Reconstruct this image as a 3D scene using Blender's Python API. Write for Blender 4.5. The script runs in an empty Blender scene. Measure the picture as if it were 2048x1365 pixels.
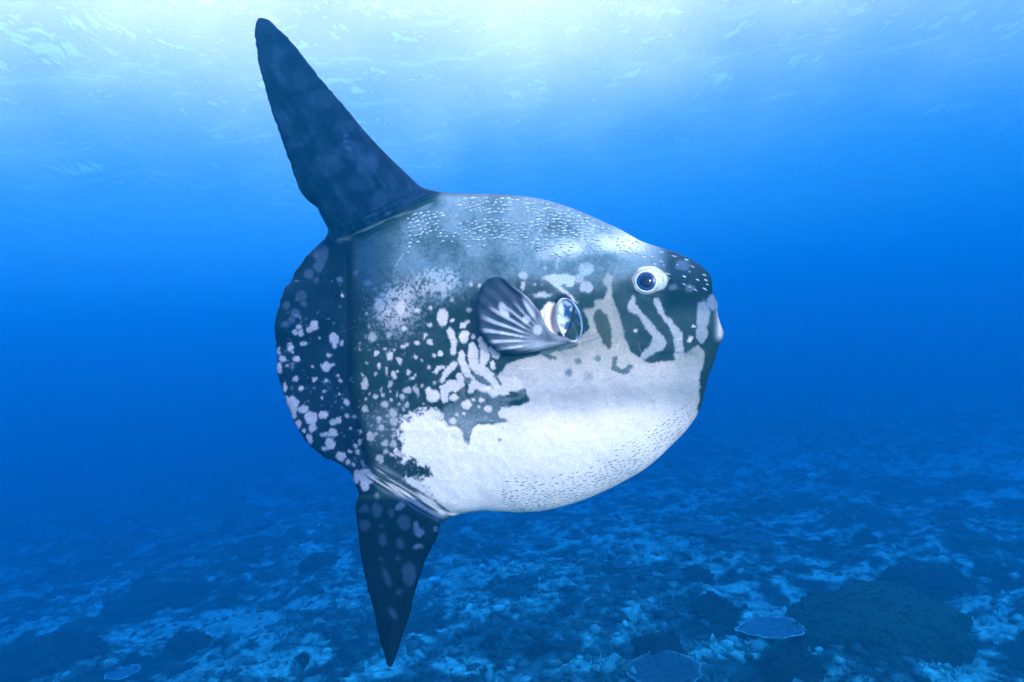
import bpy, bmesh, math, random
import numpy as np
from mathutils import Vector, Matrix
from mathutils.geometry import delaunay_2d_cdt

# ------------------------------------------------------------------ camera, sky, sun, exposure
S = bpy.context.scene
COL = S.collection
R = math.radians
LENS, PITCH, ROLL = 24.0, 2.0, 5.0
cam = bpy.data.objects.new('camera', bpy.data.cameras.new('camera')); COL.objects.link(cam)
cam.data.lens = LENS; cam.data.sensor_width = 36; cam.data.clip_start = .02; cam.data.clip_end = 1000
cam.data.dof.use_dof = True; cam.data.dof.focus_distance = 3.0; cam.data.dof.aperture_fstop = 7.0
CAMROT = Matrix.Rotation(R(90 + PITCH), 4, 'X') @ Matrix.Rotation(-R(ROLL), 4, 'Z')
cam.matrix_world = CAMROT
S.camera = cam

SUN_EL, SUN_AZ = 21.0, 153.0  # sun set behind the camera to act as the diver's strobes
ADDED_CLOUD = (.30, .80, 16.0)      # rises from, full at (sine of elevation), radiance
W = bpy.data.worlds.new('World'); S.world = W; W.use_nodes = True
_nt = W.node_tree; _bg = _nt.nodes['Background']; _sky = _nt.nodes.new('ShaderNodeTexSky')
_sky.sky_type = 'NISHITA'; _sky.sun_disc = False; _sky.dust_density = 3.0
_sky.sun_elevation = R(SUN_EL); _sky.sun_rotation = R(SUN_AZ)
# added cloud veil, thickening upwards to brighten the upper water, the same all round
_N = _nt.nodes; _K = _nt.links
_tc = _N.new('ShaderNodeTexCoord'); _sx = _N.new('ShaderNodeSeparateXYZ'); _K.new(_tc.outputs['Generated'], _sx.inputs[0])
_cn = _N.new('ShaderNodeTexNoise'); _cn.inputs['Scale'].default_value = 5; _cn.inputs['Detail'].default_value = 6; _K.new(_tc.outputs['Generated'], _cn.inputs['Vector'])
_ca = _N.new('ShaderNodeMath'); _ca.operation = 'MULTIPLY_ADD'; _ca.inputs[1].default_value = .22; _K.new(_cn.outputs['Fac'], _ca.inputs[0]); _K.new(_sx.outputs['Z'], _ca.inputs[2])
_cr = _N.new('ShaderNodeMapRange'); _cr.interpolation_type = 'SMOOTHSTEP'; _cr.inputs['From Min'].default_value = ADDED_CLOUD[0]; _cr.inputs['From Max'].default_value = ADDED_CLOUD[1]
_cr.inputs['To Max'].default_value = ADDED_CLOUD[2]; _K.new(_ca.outputs[0], _cr.inputs['Value'])
_cm = _N.new('ShaderNodeMix'); _cm.data_type = 'RGBA'; _cm.blend_type = 'ADD'; _cm.inputs['Factor'].default_value = 1
_cc = _N.new('ShaderNodeMix'); _cc.data_type = 'RGBA'; _cc.blend_type = 'MULTIPLY'; _cc.inputs['Factor'].default_value = 1; _cc.inputs['A'].default_value = (1.4, .77, .80, 1)
_K.new(_cr.outputs['Result'], _cc.inputs['B']); _K.new(_sky.outputs[0], _cm.inputs['A']); _K.new(_cc.outputs['Result'], _cm.inputs['B'])
_K.new(_cm.outputs['Result'], _bg.inputs[0]); _bg.inputs[1].default_value = 0.15
_sl = bpy.data.lights.new('sun', 'SUN'); _sl.energy = 5.0; _sl.angle = R(5); _sl.color = (1, .55, .43)
sun = bpy.data.objects.new('sun', _sl); COL.objects.link(sun)
_d = Vector((math.sin(R(SUN_AZ)) * math.cos(R(SUN_EL)), math.cos(R(SUN_AZ)) * math.cos(R(SUN_EL)), math.sin(R(SUN_EL))))
sun.rotation_euler = _d.to_track_quat('Z', 'Y').to_euler(); sun.location = _d * 20
vs = S.view_settings; vs.view_transform = 'Standard'; vs.look = 'None'; vs.gamma = 1; vs.use_curve_mapping = False
vs.exposure = 1.34
cy = S.cycles
cy.max_bounces = 6; cy.diffuse_bounces = 2; cy.glossy_bounces = 2; cy.transmission_bounces = 3
cy.volume_bounces = 1; cy.transparent_max_bounces = 8; cy.use_denoising = True
cy.caustics_reflective = False; cy.caustics_refractive = True

# ------------------------------------------------------------------ helpers
FPX = 2048 * LENS / 36
M3 = np.array(CAMROT.to_3x3())
def ray(p):
    p = np.asarray(p, float).reshape(-1, 2)
    d = np.stack([(p[:, 0] - 1024) / FPX, -(p[:, 1] - 682.5) / FPX, -np.ones(len(p))], 1)
    return d @ M3.T
def project(P):
    c = np.asarray(P, float) @ M3
    return np.stack([1024 + FPX * c[:, 0] / -c[:, 2], 682.5 - FPX * c[:, 1] / -c[:, 2]], 1)

def hash2(ix, iy, seed=0):
    n = (ix.astype(np.int64) * 374761393 + iy.astype(np.int64) * 668265263 + seed * 1442695041) & 0x7fffffff
    n = ((n ^ (n >> 13)) * 1274126177) & 0x7fffffff
    n = ((n ^ (n >> 16)) * 668265263) & 0x7fffffff
    return ((n ^ (n >> 15)) & 0xffff) / 65535.0
def vnoise(x, y, seed=0):
    x = np.asarray(x, float); y = np.asarray(y, float)
    ix = np.floor(x); iy = np.floor(y); fx = x - ix; fy = y - iy
    fx = fx * fx * (3 - 2 * fx); fy = fy * fy * (3 - 2 * fy)
    a = hash2(ix, iy, seed); b = hash2(ix + 1, iy, seed); c = hash2(ix, iy + 1, seed); d = hash2(ix + 1, iy + 1, seed)
    return (a * (1 - fx) + b * fx) * (1 - fy) + (c * (1 - fx) + d * fx) * fy
def fbm(x, y, o=4, seed=0):
    v = 0; a = .5; t = 0
    for k in range(o):
        v = v + a * vnoise(x * 2 ** k + 17.3 * k, y * 2 ** k - 9.1 * k, seed + k); t += a; a *= .5
    return v / t
def sstep(a, b, x):
    t = np.clip((x - a) / (b - a), 0, 1); return t * t * (3 - 2 * t)
def interp(x, pts):
    p = np.array(pts, float); return np.interp(x, p[:, 0], p[:, 1])
def sinterp(x, pts):
    """smooth (Catmull-Rom style) interpolation"""
    p = np.array(pts, float); X, Y = p[:, 0], p[:, 1]
    m = np.gradient(Y, X); x = np.clip(x, X[0], X[-1])
    i = np.clip(np.searchsorted(X, x) - 1, 0, len(X) - 2); h = X[i + 1] - X[i]; t = (x - X[i]) / h
    return (2*t**3-3*t**2+1)*Y[i] + (t**3-2*t**2+t)*h*m[i] + (-2*t**3+3*t**2)*Y[i+1] + (t**3-t**2)*h*m[i+1]

def mesh_obj(name, verts, faces, material, parent=None, smooth=True, col=None):
    me = bpy.data.meshes.new(name)
    verts = np.asarray(verts, 'f'); faces = np.asarray(faces)
    if faces.ndim == 2:
        nf, k = faces.shape
        me.vertices.add(len(verts)); me.vertices.foreach_set('co', verts.ravel())
        me.loops.add(nf * k); me.loops.foreach_set('vertex_index', faces.astype('i').ravel())
        me.polygons.add(nf); me.polygons.foreach_set('loop_start', np.arange(nf, dtype='i') * k)
        me.polygons.foreach_set('loop_total', np.full(nf, k, 'i'))
        me.update(calc_edges=True)
    me.validate()
    if smooth: me.polygons.foreach_set('use_smooth', np.ones(len(me.polygons), bool))
    if col is not None:
        a = me.color_attributes.new('Col', 'FLOAT_COLOR', 'POINT')
        c = np.ones((len(verts), 4), 'f'); c[:, :3] = col
        a.data.foreach_set('color', c.ravel())
    me.materials.append(material)
    o = bpy.data.objects.new(name, me); COL.objects.link(o)
    if parent: o.parent = parent
    return o
def thing(name, label, cat, loc=(0, 0, 0), group=None):
    o = bpy.data.objects.new(name, None); COL.objects.link(o); o.location = loc
    o.empty_display_size = .1
    tag(o, label, cat, group); return o
def tag(o, label, cat, group=None):
    o['label'] = label; o['category'] = cat
    if group: o['group'] = group
def ico(sub):
    bm = bmesh.new(); bmesh.ops.create_icosphere(bm, subdivisions=sub, radius=1)
    v = np.array([x.co[:] for x in bm.verts]); f = np.array([[q.index for q in p.verts] for p in bm.faces]); bm.free()
    return v, f
ICO1, ICO2, ICO3 = ico(1), ico(2), ico(3)

def new_mat(name):
    m = bpy.data.materials.new(name); m.use_nodes = True
    return m, m.node_tree, m.node_tree.nodes['Principled BSDF']
def skin_mat(name, rough=.5, spec=.35, nscale=140, bump=.12, namp=.16, color=None, bscale=None, mid=None):
    """vertex colour (or flat colour) broken up by fine procedural grain and relief"""
    m, t, b = new_mat(name); N = t.nodes; Lk = t.links
    tc = N.new('ShaderNodeTexCoord')
    n1 = N.new('ShaderNodeTexNoise'); n1.inputs['Scale'].default_value = nscale; n1.inputs['Detail'].default_value = 4
    Lk.new(tc.outputs['Object'], n1.inputs['Vector'])
    mr = N.new('ShaderNodeMapRange'); mr.inputs['From Min'].default_value = .3; mr.inputs['From Max'].default_value = .7
    mr.inputs['To Min'].default_value = 1 - namp; mr.inputs['To Max'].default_value = 1 + namp
    Lk.new(n1.outputs['Fac'], mr.inputs['Value'])
    mx = N.new('ShaderNodeMix'); mx.data_type = 'RGBA'; mx.blend_type = 'MULTIPLY'; mx.inputs['Factor'].default_value = 1
    if color is None:
        at = N.new('ShaderNodeAttribute'); at.attribute_name = 'Col'; Lk.new(at.outputs['Color'], mx.inputs['A'])
    else:
        mx.inputs['A'].default_value = (*color, 1)
    Lk.new(mr.outputs['Result'], mx.inputs['B'])
    Lk.new(mx.outputs['Result'], b.inputs['Base Color'])
    b.inputs['Roughness'].default_value = rough; b.inputs['Specular IOR Level'].default_value = spec
    if bump:
        n2 = N.new('ShaderNodeTexNoise'); n2.inputs['Scale'].default_value = bscale or nscale * .7; n2.inputs['Detail'].default_value = 3
        Lk.new(tc.outputs['Object'], n2.inputs['Vector'])
        bp = N.new('ShaderNodeBump'); bp.inputs['Strength'].default_value = bump; bp.inputs['Distance'].default_value = .01
        Lk.new(n2.outputs['Fac'], bp.inputs['Height']); Lk.new(bp.outputs['Normal'], b.inputs['Normal'])
    return m

# ------------------------------------------------------------------ setting: water body, water surface, seabed
X0, X1, Y0, Y1 = -130.0, 130.0, -9.0, 150.0
Z_SURF, Z_BED = 6.6, -5.6
# haze: the sea water itself, one closed box of even density
_v = np.array([[x, y, z] for x in (X0, X1) for y in (Y0, Y1) for z in (-12.0, Z_SURF + 1.0)])
_f = np.array([[0, 1, 3, 2], [4, 6, 7, 5], [0, 4, 5, 1], [2, 3, 7, 6], [0, 2, 6, 4], [1, 5, 7, 3]])
_m = bpy.data.materials.new('sea_water'); _m.use_nodes = True; _t = _m.node_tree; _t.nodes.clear()
_o = _t.nodes.new('ShaderNodeOutputMaterial'); _pv = _t.nodes.new('ShaderNodeVolumePrincipled'); _t.links.new(_pv.outputs[0], _o.inputs['Volume'])
SIG_A = np.array([.100, .0500, .0155]); SIG_S = np.array([.0001, .0150, .0260])
_dens = (SIG_A + SIG_S).max() * 1.02; _c = SIG_S / _dens; _ab = (1 - np.clip(SIG_A / (_dens * (1 - _c)), 0, 1)) ** 2
_pv.inputs['Density'].default_value = _dens; _pv.inputs['Color'].default_value = (*_c, 1)
_pv.inputs['Absorption Color'].default_value = (*_ab, 1); _pv.inputs['Anisotropy'].default_value = .6
haze = mesh_obj('haze', _v, _f, _m, smooth=False); haze['kind'] = 'stuff'
haze['label'] = 'clear blue sea water filling the whole scene'

def grid_faces(nu, nv):
    i = np.arange(nu - 1)[:, None] * nv + np.arange(nv - 1)[None, :]; i = i.ravel()
    return np.stack([i, i + nv, i + nv + 1, i + 1], 1)

def build_surface():
    nu, nv = 620, 620
    a = np.linspace(-1, 1, nu); b = np.linspace(0, 1, nv)
    y = Y0 + .5 + (Y1 - Y0 - 1) * b ** 1.7
    A, B = np.meshgrid(a, y, indexing='ij')
    X = A * (128 * np.clip((B + 40) / 120, .2, 1)); Yv = B
    rng = np.random.default_rng(5); Z = np.zeros_like(X)
    for k in range(46):
        lam = math.exp(rng.uniform(math.log(.55), math.log(5.0))); th = rng.normal(R(68), .65); ph = rng.uniform(0, 6.28)
        Z += .0078 * lam * np.sin((X * math.cos(th) + Yv * math.sin(th)) * 6.2832 / lam + ph)
    Z = Z * (.45 + 1.1 * fbm(X / 5, Yv / 5, 2, 9))
    v = np.stack([X, Yv, Z_SURF + Z], 2).reshape(-1, 3)
    m = bpy.data.materials.new('water_surface'); m.use_nodes = True; t = m.node_tree; t.nodes.clear()
    o = t.nodes.new('ShaderNodeOutputMaterial')
    gl = t.nodes.new('ShaderNodeBsdfGlass'); gl.inputs['IOR'].default_value = 1.33; gl.inputs['Roughness'].default_value = .03
    tcs = t.nodes.new('ShaderNodeTexCoord'); mp = t.nodes.new('ShaderNodeMapping'); mp.inputs['Scale'].default_value = (1.0, .55, 1); nz = t.nodes.new('ShaderNodeTexNoise')
    nz.inputs['Scale'].default_value = 1.3; nz.inputs['Detail'].default_value = 3; nz.inputs['Roughness'].default_value = .5; bp = t.nodes.new('ShaderNodeBump'); bp.inputs['Distance'].default_value = .75; bp.inputs['Strength'].default_value = 1
    t.links.new(tcs.outputs['Object'], mp.inputs[0]); t.links.new(mp.outputs[0], nz.inputs['Vector']); t.links.new(nz.outputs['Fac'], bp.inputs['Height']); t.links.new(bp.outputs[0], gl.inputs['Normal'])
    tr = t.nodes.new('ShaderNodeBsdfTransparent'); mx = t.nodes.new('ShaderNodeMixShader'); mx.inputs[0].default_value = .42
    t.links.new(tr.outputs[0], mx.inputs[1]); t.links.new(gl.outputs[0], mx.inputs[2]); t.links.new(mx.outputs[0], o.inputs[0])
    ob = mesh_obj('water_surface', v, grid_faces(nu, nv), m); ob['kind'] = 'structure'
    ob['label'] = 'rippled underside of the sea surface overhead'
    return ob
build_surface()

def bed_h(x, y):
    """height of the reef floor (metres)"""
    x = np.asarray(x, float); y = np.asarray(y, float)
    z = Z_BED + 1.4 * (fbm(x / 19 + 3.7, y / 19 + 8.2, 3, 21) - .5)
    z = z - 1.6 * sstep(4, 34, -x - .12 * y + 2)                 # falls away on the left
    l = fbm(x / 2.6, y / 2.6, 3, 31); z = z + .75 * (l - .5)
    k = fbm(x / .75 + 5, y / .75, 3, 41); z = z + .34 * (k - .5) * sstep(.30, .55, l)
    return z
def to_bed(px, py):
    d = ray([(px, py)])[0]; t = 12.0
    for _ in range(40):
        P = d * t; t += (P[2] - float(bed_h(P[0], P[1]))) / max(.12, -d[2]) * .6; t = min(max(t, 3), 120)
    return d * t, t

SAND = [  # pale sand patches: centre px, half size px
    (490, 1240, 75, 26), (560, 1330, 60, 30), (620, 1300, 40, 30), (1915, 1340, 70, 40), (1400, 1135, 45, 12), (860, 1170, 60, 12),
    (1290, 1120, 60, 10), (1180, 1330, 90, 16), (1450, 1300, 70, 18), (1560, 1245, 90, 25), (395, 1130, 22, 8), (530, 1000, 60, 10),
    (1960, 1000, 30, 18), (1975, 1250, 35, 24), (700, 1180, 50, 8), (930, 1330, 70, 18), (1330, 985, 50, 8), (1700, 1000, 60, 8),
    (760, 1340, 50, 16), (1120, 1170, 50, 9), (1240, 1060, 40, 7), (640, 1120, 60, 8), (1480, 1175, 45, 10), (1640, 1150, 50, 9)]
def bed_color(P):
    """sand-to-coral albedo from patches plus noise"""
    x, y = P[:, 0], P[:, 1]
    n = fbm(x / 1.15, y / 1.15, 4, 51); n2 = fbm(x / .26, y / .26, 3, 61); big = fbm(x / 6.5, y / 6.5, 3, 71)
    s = sstep(.50, .68, n * .55 + big * .32 + n2 * .13 + (n2 - .5) * .55) * .75
    px = project(P + 0.0); wx = (fbm(x / .8, y / .8, 3, 81) - .5) * 70; wy = (fbm(x / .8 + 40, y / .8, 3, 82) - .5) * 26
    ok = (P[:, 1] > 5)
    for cx, cy_, rx, ry in SAND:
        q = ((px[:, 0] + wx - cx) / rx) ** 2 + ((px[:, 1] + wy - cy_) / ry) ** 2
        s = np.maximum(s, sstep(1.4, .5, q) * ok)
    s = s * (.45 + 1.1 * n2)
    dark = np.array([.002, .020, .030]); mid = np.array([.008, .095, .115]); sand = np.array([.030, .34, .37])
    w = sstep(.35, .65, n2 * .5 + n * .5)[:, None]
    c = dark * (1 - w) + mid * w * (.6 + .9 * vnoise(x / .11, y / .11, 65))[:, None]
    s = np.clip(s, 0, 1)[:, None]
    return c * (1 - s) + sand * s
bed_mat = skin_mat('reef_floor', rough=.95, spec=.05, nscale=9, bump=.9, namp=.5, bscale=14)
bed_mat.node_tree.nodes['Bump'].inputs['Distance'].default_value = .06
def build_seabed():
    nu, nv = 700, 760
    a = np.linspace(-1, 1, nu); b = np.linspace(0, 1, nv)
    y = Y0 + .5 + 17.0 * np.clip(b / .12, 0, 1)
    bb = np.clip((b - .12) / .88, 0, 1); y = y + (Y1 - .5 - (Y0 + .5 + 17.0)) * (np.exp(bb * 3.6) - 1) / (math.exp(3.6) - 1)
    A, B = np.meshgrid(a, y, indexing='ij')
    X = A * np.clip(9 + B * 1.0, 12, 128.0)
    xx, yy = X.ravel(), B.ravel()
    fine = (fbm(xx / .22, yy / .22, 3, 91) - .5) * .12
    P = np.stack([xx, yy, bed_h(xx, yy) + fine], 1)
    o = mesh_obj('seabed', P, grid_faces(nu, nv), bed_mat, col=bed_color(P)); o['kind'] = 'structure'
    o['label'] = 'reef floor of sand and coral rubble'
build_seabed()

# ------------------------------------------------------------------ corals on the reef
coral_mat = skin_mat('coral', rough=.9, spec=.08, nscale=30, bump=.7, namp=.3, bscale=40)
coral_mat.node_tree.nodes['Bump'].inputs['Distance'].default_value = .03

def build_rubble():
    """uncountable small coral heads and rubble: one mesh"""
    rng = np.random.default_rng(11)
    V, F, C = [], [], []; off = 0
    branch = []
    # a small branching tuft: several tapered four-sided twigs
    for _ in range(4):
        vv, ff, o2 = [], [], 0
        for k in range(7):
            th = rng.uniform(0, 6.28); tl = rng.uniform(.1, .9); L = rng.uniform(.6, 1.1); r = rng.uniform(.09, .15)
            ax = np.array([math.cos(th) * tl, math.sin(th) * tl, 1.0]); ax /= np.linalg.norm(ax)
            u = np.cross(ax, [.3, .9, .2]); u /= np.linalg.norm(u); w_ = np.cross(ax, u)
            base = np.array([math.cos(th) * .2, math.sin(th) * .2, -.2])
            ring = [(math.cos(q), math.sin(q)) for q in (0, 1.57, 3.14, 4.71)]
            for s_, rr in ((0, r), (L, r * .45)):
                for c_, sn in ring: vv.append(base + ax * s_ + (u * c_ + w_ * sn) * rr)
            for q in range(4): ff += [[o2 + q, o2 + (q + 1) % 4, o2 + 4 + (q + 1) % 4], [o2 + q, o2 + 4 + (q + 1) % 4, o2 + 4 + q]]
            ff += [[o2 + 4, o2 + 5, o2 + 6], [o2 + 4, o2 + 6, o2 + 7]]; o2 += 8
        branch.append((np.array(vv), np.array(ff)))
    n = 75000
    y = 8.5 + 50 * rng.random(n) ** 1.45; x = rng.uniform(-1, 1, n) * (3 + y * .88)
    l = fbm(x / 2.6, y / 2.6, 3, 31); keep = rng.random(n) < .22 + 2.4 * np.maximum(0, l - .40)
    x, y = x[keep], y[keep]; z = bed_h(x, y); n = len(x)
    base = bed_color(np.stack([x, y, z], 1))
    size = (.03 + .11 * rng.random(n) ** 2.5) * (1 + y / 40)
    tint = np.array([.006, .055, .070])
    for i in range(n):
        s = size[i]
        if rng.random() < .38:
            v, f = ICO1; v = v * (1 + rng.uniform(-.55, .45, (len(v), 1))); v = v * np.array([1, rng.uniform(.5, 1), rng.uniform(.35, .8)])
        else:
            v, f = branch[rng.integers(4)]; s = s * .85; v = v * np.array([1, 1, rng.uniform(.5, 1.0)])
        th = rng.uniform(0, 6.28); c_, s_ = math.cos(th), math.sin(th)
        v = v @ np.array([[c_, s_, 0], [-s_, c_, 0], [0, 0, 1]]) * s + np.array([x[i], y[i], z[i] + s * .2])
        k = base[i] * .6 + tint * .5; k = k * math.exp(np.clip(rng.normal(0, .6), -1.3, .8))
        V.append(v); F.append(f + off); off += len(v)
        C.append(k * rng.uniform(.7, 1.3, (len(v), 1)))
    o = mesh_obj('coral_rubble', np.concatenate(V), np.concatenate(F), coral_mat, smooth=False, col=np.concatenate(C))
    o['kind'] = 'stuff'; o['label'] = 'small coral heads and broken rubble strewn over the reef floor'
build_rubble()

def table_coral(px, py, wpx, label, group=None, tone=1.0, seed=0, aspect=1.0):
    P, t = to_bed(px, py); r = wpx * .5 * t * math.hypot(1, (px - 1024) / FPX) / FPX
    rng = np.random.default_rng(100 + seed); h = r * .42
    gx, gy = np.meshgrid(np.linspace(-r, r, 9) + P[0], np.linspace(-r, r, 9) + P[1]); top_z = float(np.percentile(bed_h(gx, gy), 75)); base_z = float(bed_h(P[0], P[1]))
    h = max(h, top_z - base_z + .22 * r)
    T = thing('table_coral', label, 'coral', (P[0], P[1], base_z - .05), group)
    nr, na = 12, 72
    an = np.arange(na) / na * 6.2832
    edge = 1 + .05 * (vnoise(an * 7, an * 0 + seed, 9) - .5) * (np.abs(an - 3.14) < 2.9) + .06 * np.sin(an * 3 + rng.uniform(0, 6)) + .04 * np.sin(an * 5 + rng.uniform(0, 6)) + .03 * np.sin(an * 11 + rng.uniform(0, 6))
    def sheet(zf, rmul):
        out = [[0, 0, zf(0)]]
        for i in range(1, nr + 1):
            q = i / nr
            for a, e in zip(an, edge): out.append([math.cos(a) * r * q * e * rmul, math.sin(a) * r * q * e * aspect * rmul, zf(q)])
        return np.array(out)
    top = sheet(lambda q: h + r * .07 * q * q, 1.0); bot = sheet(lambda q: h - r * .09 * (1 - q) + r * .045 * q, .985)
    rough = (fbm(top[:, 0] / r * 9 + 50, top[:, 1] / r * 9 + 50, 3, seed) - .5) * r * .13; top[:, 2] += rough
    f = []
    for i in range(na): f.append([0, 1 + i, 1 + (i + 1) % na])
    for j in range(nr - 1):
        for i in range(na):
            a0 = 1 + j * na + i; a1 = 1 + j * na + (i + 1) % na
            f += [[a0, a0 + na, a1 + na], [a0, a1 + na, a1]]
    f = np.array(f); nt_ = len(top); f2 = f[:, ::-1] + nt_
    e0 = 1 + (nr - 1) * na; side = []
    for i in range(na):
        a0, a1 = e0 + i, e0 + (i + 1) % na
        side += [[a0, nt_ + a0, nt_ + a1], [a0, nt_ + a1, a1]]
    q = np.hypot(top[:, 0], top[:, 1] / aspect) / (r * np.concatenate([[1], np.tile(edge, nr)]))
    rim = sstep(.90, .985, q)[:, None]
    c = (np.array([.006, .060, .095]) * (1 - rim) + np.array([.040, .30, .36]) * rim) * tone
    c = c * (.45 + 1.1 * fbm(top[:, 0] / r * 10 + 9, top[:, 1] / r * 10, 3, seed + 3))[:, None]
    cb = np.tile(np.array([.003, .025, .035]), (nt_, 1))
    mesh_obj('plate', np.concatenate([top, bot]), np.concatenate([f, f2, np.array(side)]), coral_mat, T, col=np.concatenate([c, cb]))
    # flared stalk
    sv, sf = [], []
    zs = [(-.1, .34), (h * .3, .26), (h * .7, .24), (h * .96, .5)]
    for z, rr in zs:
        for a in an[::4]: sv.append([math.cos(a) * r * rr, math.sin(a) * r * rr * aspect, z])
    k = len(an[::4])
    for j in range(len(zs) - 1):
        for i in range(k): sf.append([j * k + i, j * k + (i + 1) % k, (j + 1) * k + (i + 1) % k, (j + 1) * k + i])
    mesh_obj('stalk', np.array(sv), np.array(sf), coral_mat, T, col=np.tile([.006, .05, .06], (len(sv), 1)))
    return T

def coral_mound(px, py, rx, ry, label, color, group=None, seed=0, knobs=60, knob=.16):
    """rounded coral head covered in knobs (a body and its knobs)"""
    P, t = to_bed(px, py); s = t / FPX; rxm = rx * s; rym = rx * s * .8; hz = ry * s * (.9 if rx > 80 else 1.5)
    T = thing('coral_mound', label, 'coral', (P[0], P[1], float(bed_h(P[0], P[1])) - .1), group)
    rng = np.random.default_rng(300 + seed)
    big = rx > 80; v, f = ico(6) if big else ICO3; v = v.copy()
    n = fbm(v[:, 0] * 1.7 + 7 + seed, v[:, 1] * 1.7 + v[:, 2] * 1.3 + 7, 4, seed)
    v = v * (.78 + .45 * n)[:, None]
    if big:
        u = np.stack([v[:, 0] * 11 + 40, v[:, 1] * 11 + v[:, 2] * 9 + 40], 1); v = v * (1 + .11 * (fbm(u[:, 0], u[:, 1], 3, seed + 5) - .5) + .12 * (vnoise(u[:, 0] * .4, u[:, 1] * .4, seed + 8) - .5))[:, None]
    v = v * np.array([rxm, rym, hz])
    base = np.array(color)
    cc = base * (.6 + .8 * fbm(v[:, 0] / rxm * 6 + 20, v[:, 2] / hz * 6 + v[:, 1], 3, seed + 1))[:, None]
    mesh_obj('body', v, f, coral_mat, T, col=cc)
    KV, KF, KC = [], [], []; off = 0
    dirs = v / np.array([rxm, rym, hz]); dirs = dirs / np.linalg.norm(dirs, axis=1)[:, None]
    kv, kf = ICO1
    for i in range(knobs):
        th = rng.uniform(0, 6.28); zz = rng.uniform(.05, 1); rr = math.sqrt(1 - zz * zz)
        d = np.array([math.cos(th) * rr, math.sin(th) * rr, zz]); j = int(np.argmax(dirs @ d))
        k = knob * rng.uniform(.5, 1.2) * (rxm * .5 + hz * .5)
        w_ = kv * (1 + rng.uniform(-.25, .25, (len(kv), 1))) * k * np.array([1, 1, .8]) + v[j]
        KV.append(w_); KF.append(kf + off); off += len(kv); KC.append(np.tile(base * rng.uniform(.6, 1.5), (len(kv), 1)))
    k = mesh_obj('knobs', np.concatenate(KV), np.concatenate(KF), coral_mat, T, col=np.concatenate(KC)); k['kind'] = 'stuff'
    return T

TG = 'round table corals with pale rims on the reef'
TL = 'small round table coral with a thin pale rim among open rubble'
for i, (x, y, w_, lab) in enumerate([
        (1415, 1074, 76, 'wide dark table coral, the larger of two that overlap'), (1352, 1066, 58, 'dark table coral half hidden under a wider overlapping one'),
        (1519, 1088, 52, 'oval table coral standing alone beyond the overlapping pair'), (1250, 1136, 50, 'round table coral with a bright rim beside a pale sand strip'),
        (1348, 1157, 40, 'small table coral right beside a black coral head'), (1088, 1094, 58, 'broad shallow table coral with a smaller plate in front of it'),
        (1066, 1122, 38, 'little table coral tucked in front of a broad shallow one'), (1008, 1092, 42, TL), (946, 1246, 34, TL), (1196, 1196, 30, TL), (1475, 1020, 44, TL), (1150, 1075, 34, TL)]):
    table_coral(x, y, w_, lab, TG, seed=i)
table_coral(1268, 955, 90, 'broad dim table coral jutting out below the white belly of the sunfish', seed=21, tone=.8)
table_coral(246, 1356, 56, 'lone pale table coral among dark rubble on the deeper slope', seed=22, tone=1.8)
table_coral(1330, 1368, 150, 'widest table coral, cut by the edge, next to a black coral head', seed=23, tone=.9)
table_coral(1545, 1280, 120, 'large pale ragged table coral beside the big green coral mound', seed=24, tone=1.5, aspect=.9)
DG = 'dark rounded coral heads on the reef'
DL = 'dark rounded coral head with a knobbly top on the reef floor'
for i, (x, y, rx, ry, lab) in enumerate([
        (1393, 1165, 34, 26, 'black coral head standing on pale sand beside a small table coral'), (1318, 1312, 46, 38, 'black coral head behind the widest table coral'),
        (1425, 1235, 52, 34, 'dark flat-topped coral head beside the large pale table coral'), (1585, 1345, 62, 36, 'black coral head at the foot of the huge green mound'),
        (1365, 1330, 26, 22, 'small black coral head between a bigger one and pale sand'), (1730, 1085, 22, 18, DL), (1465, 1155, 14, 14, DL), (775, 1225, 24, 18, DL), (985, 1290, 26, 18, DL), (640, 1130, 40, 18, DL), (1080, 1300, 22, 18, DL), (1130, 1225, 20, 14, DL),
        (605, 1330, 16, 22, 'narrow upright dark coral head on the big pale sand patch'), (380, 1290, 46, 22, 'dark coral hump at the edge of the big pale sand patch')]):
    coral_mound(x, y, rx, ry, lab, (.002, .013, .020), DG, seed=i)
coral_mound(1735, 1270, 175, 105, 'huge dark green knobbly coral mound, the largest on the reef', (.003, .036, .034), seed=40, knobs=900, knob=.045)
coral_mound(1850, 1180, 90, 60, 'dark blue coral mound leaning against the huge green mound', (.003, .020, .034), seed=41, knobs=400, knob=.06)
coral_mound(90, 1330, 120, 60, 'long dark coral ridge at the foot of the deep slope', (.003, .020, .036), seed=42, knobs=450, knob=.05)
coral_mound(330, 1200, 110, 40, 'low dark coral ridge above the lone pale table coral', (.003, .026, .042), seed=43, knobs=400, knob=.05)

# ------------------------------------------------------------------ the sunfish
FISH_D, YAW = 3.15, R(9)
# mid plane of the fish: vertical, head (image right) turned slightly towards the camera
PL_O = np.array([0.0, FISH_D, 0.0]); PL_N = np.array([math.sin(-YAW), -math.cos(YAW), 0.0])   # towards the camera
def on_plane(p, off=0.0):
    d = ray(p); o = PL_O + PL_N * 0
    t = ((o @ PL_N) + np.asarray(off)) / (d @ PL_N)
    return d * np.reshape(t, (-1, 1))
PXM = FISH_D / FPX   # metres per photo pixel on the mid plane, about

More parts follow.
